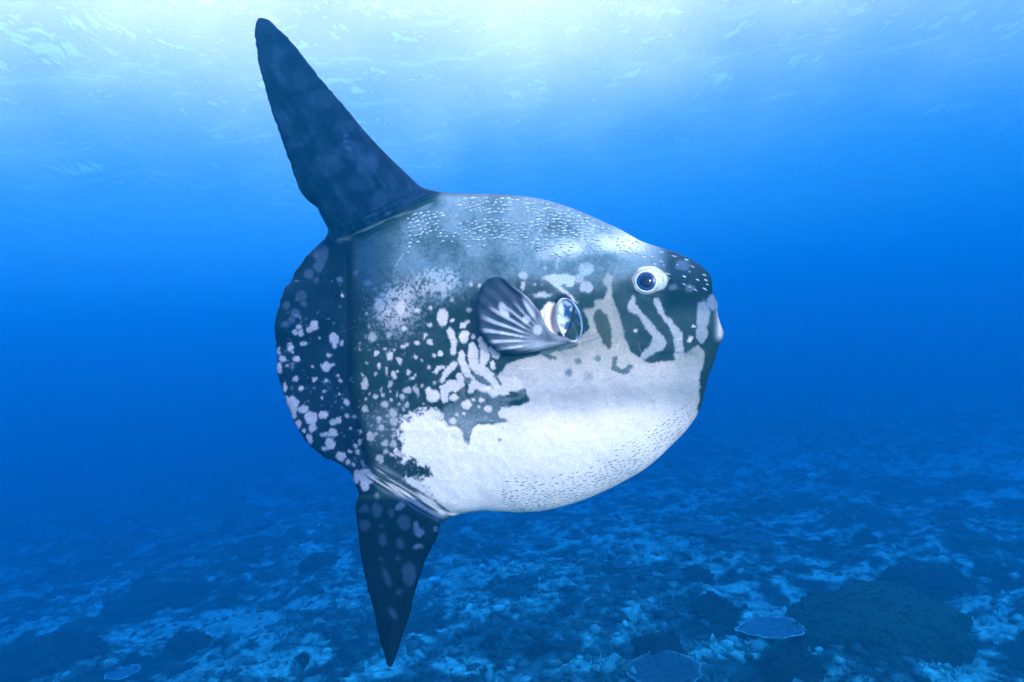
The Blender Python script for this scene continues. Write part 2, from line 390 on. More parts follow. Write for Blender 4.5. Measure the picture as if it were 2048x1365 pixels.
OUT = [(523,36),(539,41),(555,57),(577,77),(599,104),(621,132),(647,165),(669,190),(696,222),(729,262),(766,302),(795,330),(821,355),(843,374),(868,382),(894,386),
 (938,388),(957,388),(998,389),(1039,392),(1074,397),(1104,404),(1133,413),(1162,424),(1192,437),(1221,450),(1240,459),(1256,468),(1279,481),(1303,490),(1329,498),(1350,504),(1373,515),(1391,523),(1408,538),(1420,550),(1424,566),(1423,581),(1429,595),(1435,607),(1435,622),(1437,636),(1443,654),(1448,666),(1445,679),(1437,695),(1432,712),(1426,730),(1417,753),(1411,777),(1405,803),(1396,827),
 (1385,844),(1367,867),(1344,890),(1315,918),(1285,942),(1250,962),(1215,980),(1171,999),(1127,1013),(1086,1022),(1045,1025),(1004,1024),(969,1022),(937,1026),(910,1032),(890,1041),
 (881,1049),(875,1073),(865,1093),(853,1116),(844,1142),(834,1171),(826,1200),(819,1230),(809,1259),(800,1288),(792,1314),(785,1331),(780,1334),(774,1329),(769,1308),(761,1285),(752,1243),(744,1207),(734,1171),(726,1135),(720,1099),(716,1060),(712,1028),(712,1008),(717,988),
 (710,969),(705,954),(696,940),(675,927),(649,915),(631,902),(615,887),(602,869),(589,846),(580,825),(571,799),(564,776),(557,757),(553,738),(555,717),(552,688),(549,661),(551,641),(557,617),(562,597),(570,576),(582,562),(590,544),(605,524),(620,506),(637,488),(649,478),(655,468),(655,458),(649,446),(643,433),(634,415),(620,405),(608,394),
 (597,374),(586,344),(577,319),(566,286),(553,249),(542,216),(533,187),(526,161),(517,128),(514,103),(510,73),(511,51),(516,38)]
def resample(pts, step, closed=True):
    p = np.array(pts, float); n = len(p); out = []
    for i in range(n if closed else n - 1):
        if closed: p0, p1, p2, p3 = p[i - 1], p[i], p[(i + 1) % n], p[(i + 2) % n]
        else: p0, p1, p2, p3 = p[max(i - 1, 0)], p[i], p[i + 1], p[min(i + 2, n - 1)]
        k = max(1, int(round(np.linalg.norm(p2 - p1) / step)))
        for j in range(k):
            t = j / k
            out.append(.5 * (2 * p1 + (p2 - p0) * t + (2 * p0 - 5 * p1 + 4 * p2 - p3) * t * t + (3 * p1 - p0 - 3 * p2 + p3) * t ** 3))
    if not closed: out.append(p[-1])
    return np.array(out)
def inside(P, poly):
    x, y = P[:, 0], P[:, 1]; r = np.zeros(len(P), bool); j = len(poly) - 1
    for i in range(len(poly)):
        xi, yi = poly[i]; xj, yj = poly[j]
        if yi != yj:
            r ^= ((yi > y) != (yj > y)) & (x < (xj - xi) * (y - yi) / (yj - yi) + xi)
        j = i
    return r
def dist_poly(P, poly):
    d = np.full(len(P), 1e9); n = len(poly)
    for i in range(n):
        a = np.array(poly[i], float); b = np.array(poly[(i + 1) % n], float); ab = b - a; L = ab @ ab
        if L == 0: continue
        t = np.clip(((P - a) @ ab) / L, 0, 1)
        d = np.minimum(d, np.hypot(P[:, 0] - a[0] - t * ab[0], P[:, 1] - a[1] - t * ab[1]))
    return d
def mesh_2d(poly, step):
    """triangulated interior of a closed outline: boundary points come first"""
    poly = np.asarray(poly); n = len(poly)
    gx = np.arange(poly[:, 0].min(), poly[:, 0].max(), step); gy = np.arange(poly[:, 1].min(), poly[:, 1].max(), step * .866)
    G = np.array([(x + (.5 * step if j % 2 else 0), y) for j, y in enumerate(gy) for x in gx])
    G = G[inside(G, poly)]; G = G[dist_poly(G, poly) > step * .6]
    pts = np.concatenate([poly, G])
    r = delaunay_2d_cdt([Vector((float(a), float(b))) for a, b in pts], [], [list(range(n))], 1, 1e-6)
    return np.array([v[:] for v in r[0]]), np.array([f for f in r[2] if len(f) == 3])

YT = [(640,478),(690,462),(740,432),(800,406),(860,391),(894,386),(938,388),(998,389),(1039,392),(1074,397),(1104,404),(1133,413),(1162,424),(1192,437),(1221,450),(1256,468),(1303,490),(1350,504),(1391,523),(1420,550),(1430,597),(1437,640),(1449,666)]
YB = [(640,925),(690,938),(740,962),(800,992),(860,1014),(910,1026),(969,1023),(1004,1025),(1045,1026),(1086,1023),(1127,1014),(1171,1000),(1215,981),(1250,963),(1285,943),(1315,919),(1344,891),(1367,868),(1385,845),(1405,804),(1417,754),(1432,713),(1449,666)]
WX = [(600,.0),(660,.004),(690,.020),(712,.055),(740,.092),(790,.140),(860,.192),(950,.240),(1050,.275),(1150,.287),(1230,.275),(1300,.238),(1350,.196),(1390,.148),(1415,.105),(1433,.062),(1443,.030),(1449,.0)]
OUTR = resample(OUT, 3.0)
_j = np.stack([fbm(OUTR[:, 0] / 9, OUTR[:, 1] / 9, 3, 601) - .5, fbm(OUTR[:, 0] / 9 + 60, OUTR[:, 1] / 9, 3, 602) - .5], 1)
OUTR = OUTR + _j * 3.5 * (sstep(720, 690, OUTR[:, 0]) * (OUTR[:, 1] < 990) * (OUTR[:, 1] > 60))[:, None]
def thick(q, d=None):
    """half thickness (m) of the fish at mid-plane photo pixels q"""
    x, y = q[:, 0], q[:, 1]
    if d is None: d = np.where(inside(q, OUTR[::2]), dist_poly(q, OUTR[::2]), 0)
    yt = sinterp(x, YT); yb = sinterp(x, YB); c = (yt + yb) / 2; h = np.maximum((yb - yt) / 2, 1)
    v = np.clip(np.abs(y - c) / h, 0, 1)
    w = sinterp(x, WX)
    tb = np.maximum(w, 0) * (1 - v ** 2.15) ** .62
    # soft relief: cheek fold, brow ridge, hollow before the eye
    tb = tb - .012 * np.exp(-((y - 806 + (x - 1200) * .04) / 30) ** 2) * sstep(1040, 1130, x) * sstep(1390, 1330, x) * (v < .98)
    tb = tb + .016 * np.exp(-((y - 505 - (1290 - x) * .08) / 26) ** 2) * sstep(1040, 1180, x) * sstep(1350, 1300, x) * sstep(1.0, .8, v)
    tb = tb - .016 * np.exp(-((x - 1362) / 30) ** 2 - ((y - 612) / 40) ** 2)
    tb = tb + .010 * np.exp(-((x - 1297) / 42) ** 2 - ((y - 563) / 36) ** 2)
    gx, gy = (x - 1131) * math.cos(R(-10)) - (y - 641) * math.sin(R(-10)), (x - 1131) * math.sin(R(-10)) + (y - 641) * math.cos(R(-10))
    ge = np.hypot(gx / 21, gy / 42); tb = tb - .045 * sstep(1.05, .55, ge) + .010 * np.exp(-((ge - 1.15) / .2) ** 2)
    # fins and clavus
    sd = np.clip((430 - y) / 400, 0, 1); sa = np.clip((y - 1000) / 330, 0, 1)
    kd = sstep(525, 425, y) * sstep(925, 880, x); ka = sstep(960, 1012, y) * sstep(920, 885, x)
    tm = .020 + kd * (.056 * (1 - sd) ** 1.6 - .006) + ka * (.040 * (1 - sa) ** 1.5 - .007)
    wd = 26. + 36. * kd + 22. * ka
    qd = np.clip(d / wd, 0, 1); tf = tm * np.sqrt(np.maximum(qd * (2 - qd), 0))
    # wavy rays and scallops of the clavus
    cl = sstep(712, 690, x) * sstep(470, 520, y) * sstep(950, 900, y)
    tf = tf * (1 + cl * .22 * np.sin((y - 700) * .085 + x * .02) * sstep(690, 600, x))
    t = (np.maximum(tb, 0) ** 3 + tf ** 3) ** (1 / 3)
    # pleated skin at the fin bases
    def pleat(a, b, half, per, amp):
        a = np.array(a, float); b = np.array(b, float); u = (b - a) / np.linalg.norm(b - a); nn = np.array([-u[1], u[0]])
        s = (q - a) @ u; e = (q - a) @ nn; L = np.linalg.norm(b - a)
        e2 = e + 3.5 * (fbm(s / 40, e / 14, 2, 7) - .5) * 4
        return amp * np.sin(e2 * 6.2832 / per) * np.exp(-(e / half) ** 2) * sstep(-15, 25, s) * sstep(L + 15, L - 30, s)
    edge = np.clip(d / 14, 0, 1)
    t = t + edge * pleat((688, 478), (882, 388), 24, 9.5, .0035)
    t = t + edge * pleat((745, 945), (888, 1032), 20, 8.5, .0042)
    t = t - edge * .012 * np.exp(-((x - (700 + (y - 700) * .02 + np.clip(y - 780, 0, 200) * .22)) / 5.5) ** 2) * sstep(500, 540, y) * sstep(940, 900, y)
    # fine lumps
    t = t + edge * (.009 * (fbm(x / 46, y / 46, 3, 3) - .5) + .0026 * (fbm(x / 11, y / 11, 2, 4) - .5))
    return np.maximum(t, 0)
def surf(px):
    """3D points of the near flank that project to photo pixels px, with normals"""
    px = np.asarray(px, float).reshape(-1, 2); q = px.copy()
    for _ in range(12):
        P = on_plane(q) + PL_N * thick(q)[:, None]; q = q + (px - project(P)) * .9
    def at(qq): return on_plane(qq) + PL_N * thick(qq)[:, None]
    P = at(q); e = 4.0
    du = at(q + [e, 0]) - at(q - [e, 0]); dv = at(q + [0, e]) - at(q - [0, e])
    n = np.cross(du, dv); n /= np.linalg.norm(n, axis=1)[:, None]; n = np.where((n @ PL_N)[:, None] < 0, -n, n)
    return P, n

# ---- skin markings, in photo pixels of the near flank: (x, y, rx, ry, paleness)
def E(s, val=1.0):
    """'x y r' or 'x y rx ry' groups separated by commas"""
    out = []
    for g in s.split(','):
        a = [float(k) for k in g.split()]
        out.append((a[0], a[1], a[2], a[3] if len(a) > 3 else a[2], a[4] if len(a) > 4 else 0, val))
    return out
SPOTS = []
SPOTS += E('641 508 16 21,637 533 11,617 548 10,633 560 6,603 593 11,608 608 6,572 611 8,590 626 9,692 472 9,679 482 10 4,575 565 6,570 650 9 7,583 640 7', .20)
SPOTS += E('679 560 5,680 614 3,735 566 7,712 547 5', .30)
SPOTS += E('685 590 3.5', .6)
SPOTS += E('628 652 9,619 661 6,601 667 7,588 664 6,598 655 5,683 688 4 6,564 718 7,574 730 3,587 832 6,595 850 7 10,608 863 4,557 703 4 9,580 688 5 3', .55)
SPOTS += E('668 678 10 12,668 692 5 6,607 688 7 5,580 698 7,587 706 2.5,594 718 8 6,640 676 2.5,559 737 6 12,657 711 4.5,653 734 11,666 729 4.5,624 733 4 3,591 758 6 5,630 761 5.5,602 778 5,652 761 3.5,649 783 4.5 3.5,643 795 3,676 752 2 4,681 762 3 6 -20,678 788 3 4.5,693 806 5 8 -25,569 775 5 8,574 795 4,585 806 13,587 819 10,607 819 10,647 830 9,622 835 12', .56)
SPOTS += E('623 841 11,625 857 8,620 878 7 10,665 845 7,677 840 7,665 866 10,649 870 8 6,661 888 11,648 897 7 3,682 914 10,709 835 4.5,694 833 4,701 857 3.5,719 863 4.5,721 884 4.5 7,712 893 5,714 905 5,700 903 4,733 954 16,718 949 10,711 961 8,730 971 10,709 930 4,697 925 5', .52)
SPOTS += E('759 611 10 14,778 671 5 6,745 675 8 11,734 628 3,720 687 3,738 652 2 4,868 576 9 6,888 592 7,904 600 4,760 637 5', .5)
SPOTS += E('801 617 9 14,808 657 5.5,885 636 11 18,835 621 5,860 616 4,860 651 4,849 672 3.5 5.5 15,860 684 5.5,835 687 4.5,807 693 4,813 690 4,753 707 5,758 731 3 5,781 712 5 9,788 701 3,770 698 3,799 722 5 8 -40,831 715 4,844 720 2.5,868 711 4,882 708 5.5,857 735 3.5 5,772 742 3 9,788 751 5 8,794 742 3,816 745 4 6,830 751 3.5,824 758 4', .66)
SPOTS += E('730 768 8 12,780 768 5 9 30,869 766 4,845 773 3.5,833 780 5 11 -20,816 781 9 6,763 781 2.5 4,781 782 3,765 790 4,751 793 4,739 788 2.5,731 798 3,793 790 3 6,805 794 5 7,783 801 4,770 809 7,797 810 3,815 810 5,808 819 4,730 820 6 7,787 826 8 9,789 843 9,764 856 6 8,741 875 7 10,757 839 5,769 887 7 6,788 888 6 8,788 872 6 4,760 917 8 9,771 904 5,787 859 5,752 867 4,725 752 2 4,752 748 3 5,720 700 2 4,733 727 3', .56)
SPOTS += E('857 782 7,865 794 11 12,869 793 10 12,905 641 3,928 674 10 14,948 673 4.5,985 731 5 8,908 794 9 7,962 801 6 5,933 810 10 9,976 818 8 7,906 843 7,946 801 3,957 815 3,914 829 3,927 829 4,881 835 7,882 708 5', .76)
SPOTS += E('959 571 4,942 568 5,938 620 7 5,1046 551 8 9 20,1046 572 4 8,1070 569 4,1083 569 2,1090 537 4,1085 590 18 5', .55)
SPOTS += E('1172 538 15 12,1172 574 13 12,1160 556 10', .5)
SPOTS += E('1270 662 4 5,1388 654 3,1379 681 5 7', .6)
SPOTS += E('1380 577 9 7,1364 531 15 10,1345 575 8 5', .22)
SPOTS += E('1406 630 13 30,1404 665 12 22,1425 605 10 16', .42)
SPOTS += E('1101 642 22 37', .9)
# anal fin
SPOTS += E('754 1020 10 14,731 1018 8,782 1026 6 10,808 1046 14 16 -30,833 1052 6 8,836 1064 9 9,842 1066 8,766 1080 8 13 -15,801 1088 9 12 -25,836 1093 8 6 -20,762 1117 4,795 1117 5,818 1148 14 24,773 1155 6 20 -20,798 1185 6,786 1228 7 14 -35,730 1052 12 12,762 1053 4,754 993 4 7,720 1022 4', .28)
SPOTS += E('833 1052 6 8,838 1066 9 8,836 1093 8 6 -20,800 1012 9 7 -30,872 1058 5', .62)
# dorsal fin: faint blotches
SPOTS += E('762 398 16 18,700 300 30 20,735 330 22 26,690 255 22 12,590 290 14 7,600 160 16 22,640 200 26 20,655 330 30 22,720 370 30 14,560 110 14 20', .13)
SPOTS += E('691 272 5 4,693 283 5 4,697 297 6 3', .3)
CHAINS = [  # pale strokes: points (x, y, r)
 [(924,651,5),(936,645,3.5)], [(900,664,6.5),(909,684,6.5),(905,706,5.5)], [(961,680,5),(968,693,8),(970,715,11),(965,728,7)], [(992,711,8),(983,698,5)],
 [(945,693,8),(946,714,9.5),(948,731,11)], [(923,706,5),(923,720,8),(930,737,8),(937,750,8),(945,768,8)], [(908,728,7),(895,743,7),(883,762,4.5)], [(876,736,4),(870,744,4)],
 [(948,731,10),(974,750,12),(996,768,13)], [(919,752,6),(921,766,9)], [(921,770,8),(901,771,11),(888,780,9),(889,798,8)], [(911,777,8),(921,768,8)], [(945,768,8),(940,783,5)],
 [(945,768,8),(965,776,9),(987,788,8),(1012,780,10)], [(996,768,13),(1030,768,14)], [(880,735,2.5),(888,733,3)],
 [(1267,595,4),(1263,615,9.5),(1280,629,6.5),(1294,645,8),(1311,668,10.5),(1320,686,13),(1300,703,9),(1288,712,7)],
 [(1312,600,5),(1320,619,7),(1328,634,4.5),(1343,650,6),(1356,669,9.5),(1356,690,9),(1360,716,10)]]
CHEEK = [(1410,706),(1394,690),(1380,702),(1362,712),(1350,722),(1330,722),(1300,727),(1285,718),(1262,705),(1255,690),(1247,670),(1243,648),(1236,620),(1226,600),(1224,570),(1228,552),(1216,545),(1206,558),(1215,580),(1208,598),(1191,600),(1187,615),(1166,618),(1175,640),(1178,655),(1170,668),(1155,675),(1140,690),(1100,707),(1062,712),(1015,728),(998,750),(1005,775),(1030,784),(1050,778),(1060,800),(1040,812),(1000,815),(993,825),(1000,838),(1018,843),
 (985,849),(955,850),(945,858),(936,890),(926,862),(905,850),(885,842),(875,818),(852,810),(846,800),(838,822),(824,824),(818,838),(806,842),(802,862),(792,876),(798,892),(790,908),(800,922),(806,934),(820,926),(842,932),(850,945),(838,956),(816,952),(806,962),(832,982),(858,1000),(884,1022),(915,1036),(1040,1036),(1200,1000),(1330,915),(1392,842),(1400,800),(1400,755)]
PIECE = [(1085,557),(1092,549),(1130,548),(1150,554),(1154,562),(1146,574),(1136,573),(1125,567),(1121,573),(1135,584),(1153,600),(1157,607),(1144,600),(1118,581),(1105,571),(1098,563)]
HOLE = [(1190,622),(1200,619),(1213,630),(1221,655),(1222,690),(1218,701),(1208,688),(1196,665),(1188,640)]
DARKC = [[(1230,715,4),(1228,735,6),(1240,743,6.5),(1251,742,4),(1260,735,4.5)], [(1085,702,5),(1108,718,4)], [(948,750,5),(965,762,5.5),(978,769,4)], [(990,750,2.5),(1001,770,2.8)], [(936,762,7)], [(926,780,4.5)],
 [(1098,700,6),(1150,690,5)]]
DARKE = E('1157 723 6,1195 718 5.5,1138 746 7,999 880 3', .32) + E('1177 752 10 8', .5) + E('1003 748 2,1036 783 3,1012 815 3', .5)
GREYP = [(925,780),(936,796),(946,792),(955,780),(976,786),(986,796),(1000,790),(1016,796),(1034,793),(1040,782),(1050,779),(1052,791),(1040,798),(1016,804),(1020,816),(1000,813),(993,822),(995,836),(1017,842),(990,846),(955,846),(945,856),(936,886),(928,886),(922,860),(915,854),(896,854),(888,840),(880,826),(890,812),(905,806)]
def chain_sd(p, ch):
    d = np.full(len(p), 1e9)
    if len(ch) == 1: return np.hypot(p[:, 0] - ch[0][0], p[:, 1] - ch[0][1]) - ch[0][2]
    for (x0, y0, r0), (x1, y1, r1) in zip(ch[:-1], ch[1:]):
        ab = np.array([x1 - x0, y1 - y0], float); t = np.clip(((p - [x0, y0]) @ ab) / (ab @ ab), 0, 1)
        d = np.minimum(d, np.hypot(p[:, 0] - x0 - t * ab[0], p[:, 1] - y0 - t * ab[1]) - (r0 + (r1 - r0) * t))
    return d
def poly_sd(p, poly):
    d = dist_poly(p, poly); return np.where(inside(p, poly), -d, d)

def skin_color(p, dedge):
    """hide colour, some light and shade painted in, at photo pixels p"""
    x, y = p[:, 0], p[:, 1]; n = len(p)
    wp = p + np.stack([(fbm(x / 9, y / 9, 3, 201) - .5) * 7, (fbm(x / 9 + 70, y / 9, 3, 202) - .5) * 7], 1)
    gr = vnoise(x / 1.7, y / 1.7, 203); gr2 = vnoise(x / 3.1, y / 3.1, 204); cl = fbm(x / 38, y / 38, 4, 205); cl2 = fbm(x / 90, y / 60, 3, 206)
    body = sstep(700, 722, x - np.clip(y - 780, 0, 200) * .22) * sstep(-6, 10, (y - 388) - (880 - x) * .47 * (x < 880) - 0) * sstep(12, -8, (y - 945) - (x - 745) * .61 * (x < 890) - (x >= 890) * 1000)
    # 1 dark hide
    pal = .004 + .035 * cl + .05 * gr2 * cl
    # 2 mottled upper back
    back = sstep(610, 540, y + (cl - .5) * 90 - np.clip(x - 1000, 0, 400) * -.05) * body
    mott = sstep(.18, .74, cl * .75 - .12 * sstep(900, 760, x)  + cl2 * .35 - sstep(820, 720, x) * .4 + .03 + (gr2 - .5) * .25)
    pal = pal + back * (.11 + .25 * mott + .10 * (gr - .5))
    # highlight painted along the brow ridge, sloping to the snout
    brow = np.exp(-((y - (487 + (1250 - x) * .11)) / 22) ** 2) * sstep(1000, 1180, x) * sstep(1310, 1270, x)
    pal = pal + brow * .24 * (.6 + .8 * cl)
    # 3 stippled patch behind the flank
    st = np.exp(-((x - 790) / 52) ** 2 - ((y - 620) / 62) ** 2) + np.exp(-((x - 880) / 60) ** 2 - ((y - 560) / 42) ** 2)
    sp = sstep(.40, .60, gr2 * .7 + .3 * vnoise(x / 5, y / 5, 211) + .35 * (st - .6))
    pal = np.maximum(pal, np.clip(st * 1.25, 0, 1) * (.12 + .42 * sp) * body)
    st2 = np.exp(-((x - 770) / 40) ** 2 - ((y - 850) / 44) ** 2)
    pal = np.maximum(pal, np.clip(st2 * 1.4, 0, 1) * (.14 + .36 * sp) * body)
    # head: dark teal
    hd = sstep(1305, 1345, x) * sstep(640, 600, y); pal = pal * (1 - .85 * hd)
    warm = np.zeros(n)
    def put(sd, val, soft=1.3):
        nonlocal pal
        m = sstep(soft, -soft, sd + (gr2 - .5) * 2.4 + (gr - .5) * 1.6); pal = pal * (1 - m) + m * val * (.93 + .14 * gr)
    # 4 belly and cheek
    loose = sstep(905, 850, x) * sstep(790, 830, y)
    blot = vnoise(x / 9, y / 9, 261) * .6 + vnoise(x / 4, y / 4, 262) * .4
    sd = poly_sd(wp, CHEEK) + (gr2 - .5) * (2.2 + 9 * loose) + loose * ((blot - .5) * 34 + (fbm(x / 26, y / 26, 2, 263) - .5) * 26 + 4)
    m = sstep(1.6 + 5 * loose, -1.6 - 5 * loose, sd)
    bel = .64 + .34 * sstep(770, 885, y) - .10 * (cl - .3) - .05 * gr - .14 * sstep(760, 640, y) * sstep(1040, 1120, x)
    bel = bel - .05 * np.exp(-((y - 805) / 30) ** 2) * sstep(1030, 1100, x) + .10 * sstep(1010, 960, x) * (y < 860)  # shade of the cheek fold painted in as a darker band
    bel = bel - .10 * sstep(1300, 1400, x)
    pal = pal * (1 - m) + m * bel; warm = np.maximum(warm, m * sstep(790, 660, y))
    put(poly_sd(wp, PIECE), .60); put(poly_sd(wp, HOLE), .10)
    for ch in CHAINS: put(chain_sd(wp, ch), .70 if ch[0][0] < 1100 else .47)
    m = sstep(3, -3, poly_sd(wp, GREYP)); g = .20 + .22 * sstep(800, 850, y) + .18 * (gr2 - .5); pal = pal * (1 - m) + m * g
    for ch in DARKC: put(chain_sd(wp, ch), .22)
    for (cx, cy_, rx, ry, a, val) in SPOTS + DARKE:
        b = (np.abs(x - cx) < 45) & (np.abs(y - cy_) < 45)
        if not b.any(): continue
        u = wp[b] - [cx, cy_]; ca, sa_ = math.cos(R(a)), math.sin(R(a))
        e1 = (u[:, 0] * ca + u[:, 1] * sa_) / rx; e2 = (-u[:, 0] * sa_ + u[:, 1] * ca) / ry
        k = (np.hypot(e1, e2) - 1) * min(rx, ry); soft = 1.2 if val > .4 else 2.6
        mm = sstep(soft, -soft, k + (gr2[b] - .5) * 2.0 + (gr[b] - .5) * 1.5); pb = pal[b]
        vv = val * (.92 + .16 * gr[b])
        pal[b] = np.where(val > .3, np.maximum(pb, pb * (1 - mm) + mm * vv), pb * (1 - mm) + mm * vv) if (cx, cy_, rx, ry, a, val) not in DARKE else pb * (1 - mm) + mm * vv
    # random tiny pale flecks on the clavus and flank
    fl = sstep(.80, .90, vnoise(x / 4.2, y / 4.2, 231)) * sstep(.5, .62, vnoise(x / 17, y / 17, 232)) * (x < 840) * (y > 560) * (y < 960)
    pal = np.maximum(pal, fl * .34)
    # streaky pale pleats above the anal fin
    a0 = np.array([745., 945.]); u = np.array([143., 87.]); u /= np.linalg.norm(u); nn = np.array([-u[1], u[0]])
    s = (p - a0) @ u; e = (p - a0) @ nn
    band = np.exp(-((e + 2) / 19) ** 4) * sstep(-14, 20, s) * sstep(185, 160, s)
    strk = sstep(.38, .58, .6 * vnoise(s / 60, e / 3.2, 241) + .4 * vnoise(s / 26, e / 6, 242) + .12 * sstep(0, 150, s))
    pal = pal * (1 - band) + band * (.13 + .62 * strk)
    # streaks over the dorsal base
    a0 = np.array([688., 478.]); u = np.array([194., -90.]); u /= np.linalg.norm(u); nn = np.array([-u[1], u[0]])
    s = (p - a0) @ u; e = (p - a0) @ nn
    band = np.exp(-((e + 4) / 26) ** 4) * sstep(-10, 20, s) * sstep(225, 190, s)
    strk = sstep(.60, .78, .65 * vnoise(s / 55, e / 2.6, 251) + .35 * vnoise(s / 20, e / 5, 252))
    pal = pal * (1 - band) + band * (.02 + .22 * strk)
    # old scratches
    rs = np.random.default_rng(9)
    for _ in range(46):
        cx, cy_ = rs.uniform(580, 1390), rs.uniform(430, 980); an = rs.uniform(-1.3, 1.3); L = rs.uniform(8, 46)
        e1 = (x - cx) * math.cos(an) + (y - cy_) * math.sin(an); e2 = -(x - cx) * math.sin(an) + (y - cy_) * math.cos(an) - .004 * e1 * e1 * rs.uniform(-1, 1)
        mm = np.exp(-(e2 / 1.3) ** 2) * sstep(L, L * .5, np.abs(e1)); pal = pal + mm * (.16 if rs.random() < .6 else -.14) * rs.uniform(.5, 1)
    # grey pock marks and smudges on the belly
    pk = sstep(.86, .93, vnoise(x / 3.3, y / 3.3, 271)) * sstep(.52, .7, vnoise(x / 40, y / 40, 272)) * (y > 690); pal = pal - pk * .22 * m
    pal = pal - .10 * m * sstep(.55, .75, fbm(x / 60 + 3, y / 24, 4, 273)) * sstep(1000, 1100, x)
    # dark fins, darkened further to stand for light falling off towards them
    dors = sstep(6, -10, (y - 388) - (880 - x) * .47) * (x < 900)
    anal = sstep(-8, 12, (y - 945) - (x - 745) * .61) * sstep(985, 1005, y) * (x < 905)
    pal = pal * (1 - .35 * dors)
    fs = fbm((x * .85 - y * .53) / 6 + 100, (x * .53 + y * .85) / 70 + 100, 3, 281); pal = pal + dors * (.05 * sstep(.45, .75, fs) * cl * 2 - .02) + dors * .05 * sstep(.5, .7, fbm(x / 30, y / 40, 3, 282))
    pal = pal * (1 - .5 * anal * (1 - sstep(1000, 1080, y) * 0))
    pal = np.clip(pal, 0, 1)
    # edge of clavus and snout slightly pale and worn
    lip = np.exp(-((x - 1440) / 9) ** 2) * sstep(590, 600, y) * sstep(690, 670, y)
    pal = np.maximum(pal, lip * .62)
    dk = np.array([.001, .020, .021]); md = np.array([.145, .178, .20]); pl = np.array([.65, .54, .505]); bt = np.array([.90, .745, .695])
    q = pal[:, None]
    c = np.where(q < .4, dk + (md - dk) * (q / .4), np.where(q < .8, md + (pl - md) * ((q - .4) / .4), pl + (bt - pl) * ((q - .8) / .2)))
    c = c * (1 - warm[:, None] * np.array([.0, .08, .24]))
    c = c * (1 - (back * (1 - m))[:, None] * np.array([.26, .03, -.06]))  # blue light from above tinted into the upper back
    c = c * (1 - hd[:, None] * np.array([.4, .3, .1]))
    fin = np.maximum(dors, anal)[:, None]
    c = c * (1 - fin * (1 - q * .8) * np.array([.9, .72, .30])) + dors[:, None] * np.array([0, .001, .010])  # navy fins: light falloff and blue ambient put into the colour
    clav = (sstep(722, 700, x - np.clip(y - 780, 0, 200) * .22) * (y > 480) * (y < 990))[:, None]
    c = c * (1 - clav * (1 - q) * np.array([.85, .7, .3]))  # clavus darker and bluer, light falloff put into its colour
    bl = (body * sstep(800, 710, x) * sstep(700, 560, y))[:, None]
    c = c * (1 - bl * np.array([.75, .50, .15]))  # upper flank by the tail: falloff and blue light painted in
    return c

skin = skin_mat('sunfish_skin', rough=.6, spec=.03, nscale=120, bump=.10, namp=.13, bscale=95)

def build_fish():
    q, F = mesh_2d(OUTR, 3.0); nb = len(OUTR)
    d = dist_poly(q, OUTR[::2]); on_b = d < .9
    d = np.where(on_b, 0, d)
    t = thick(q, d); t[on_b] = 0
    base = on_plane(q)
    root_loc = Vector((0, FISH_D, -.1))
    T = thing('sunfish', 'giant ocean sunfish with white belly, spotted tail and tall dorsal fin', 'fish', root_loc)
    near = base + PL_N * t[:, None]; far = base - PL_N * t[:, None]
    # orientation of the triangles: normals of the near sheet must face the camera
    a, b, c = near[F[0][0]], near[F[0][1]], near[F[0][2]]
    if np.cross(b - a, c - a) @ PL_N < 0: F = F[:, ::-1]
    n = len(q); idx = np.arange(n); fi = np.where(on_b, idx, 0)
    inner = np.where(~on_b)[0]; fi[inner] = n + np.arange(len(inner))
    V = np.concatenate([near, far[inner]]); FF = np.concatenate([F, fi[F][:, ::-1]])
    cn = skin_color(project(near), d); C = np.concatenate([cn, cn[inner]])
    loc = np.array(root_loc)
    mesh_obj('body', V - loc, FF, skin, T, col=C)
    return T, loc
FISH, FLOC = build_fish()
def fpart(name, V, F, m, parent=None, col=None, smooth=True):
    p = parent or FISH
    o = mesh_obj(name, np.asarray(V) - FLOC, F, m, p, smooth=smooth, col=col)
    return o

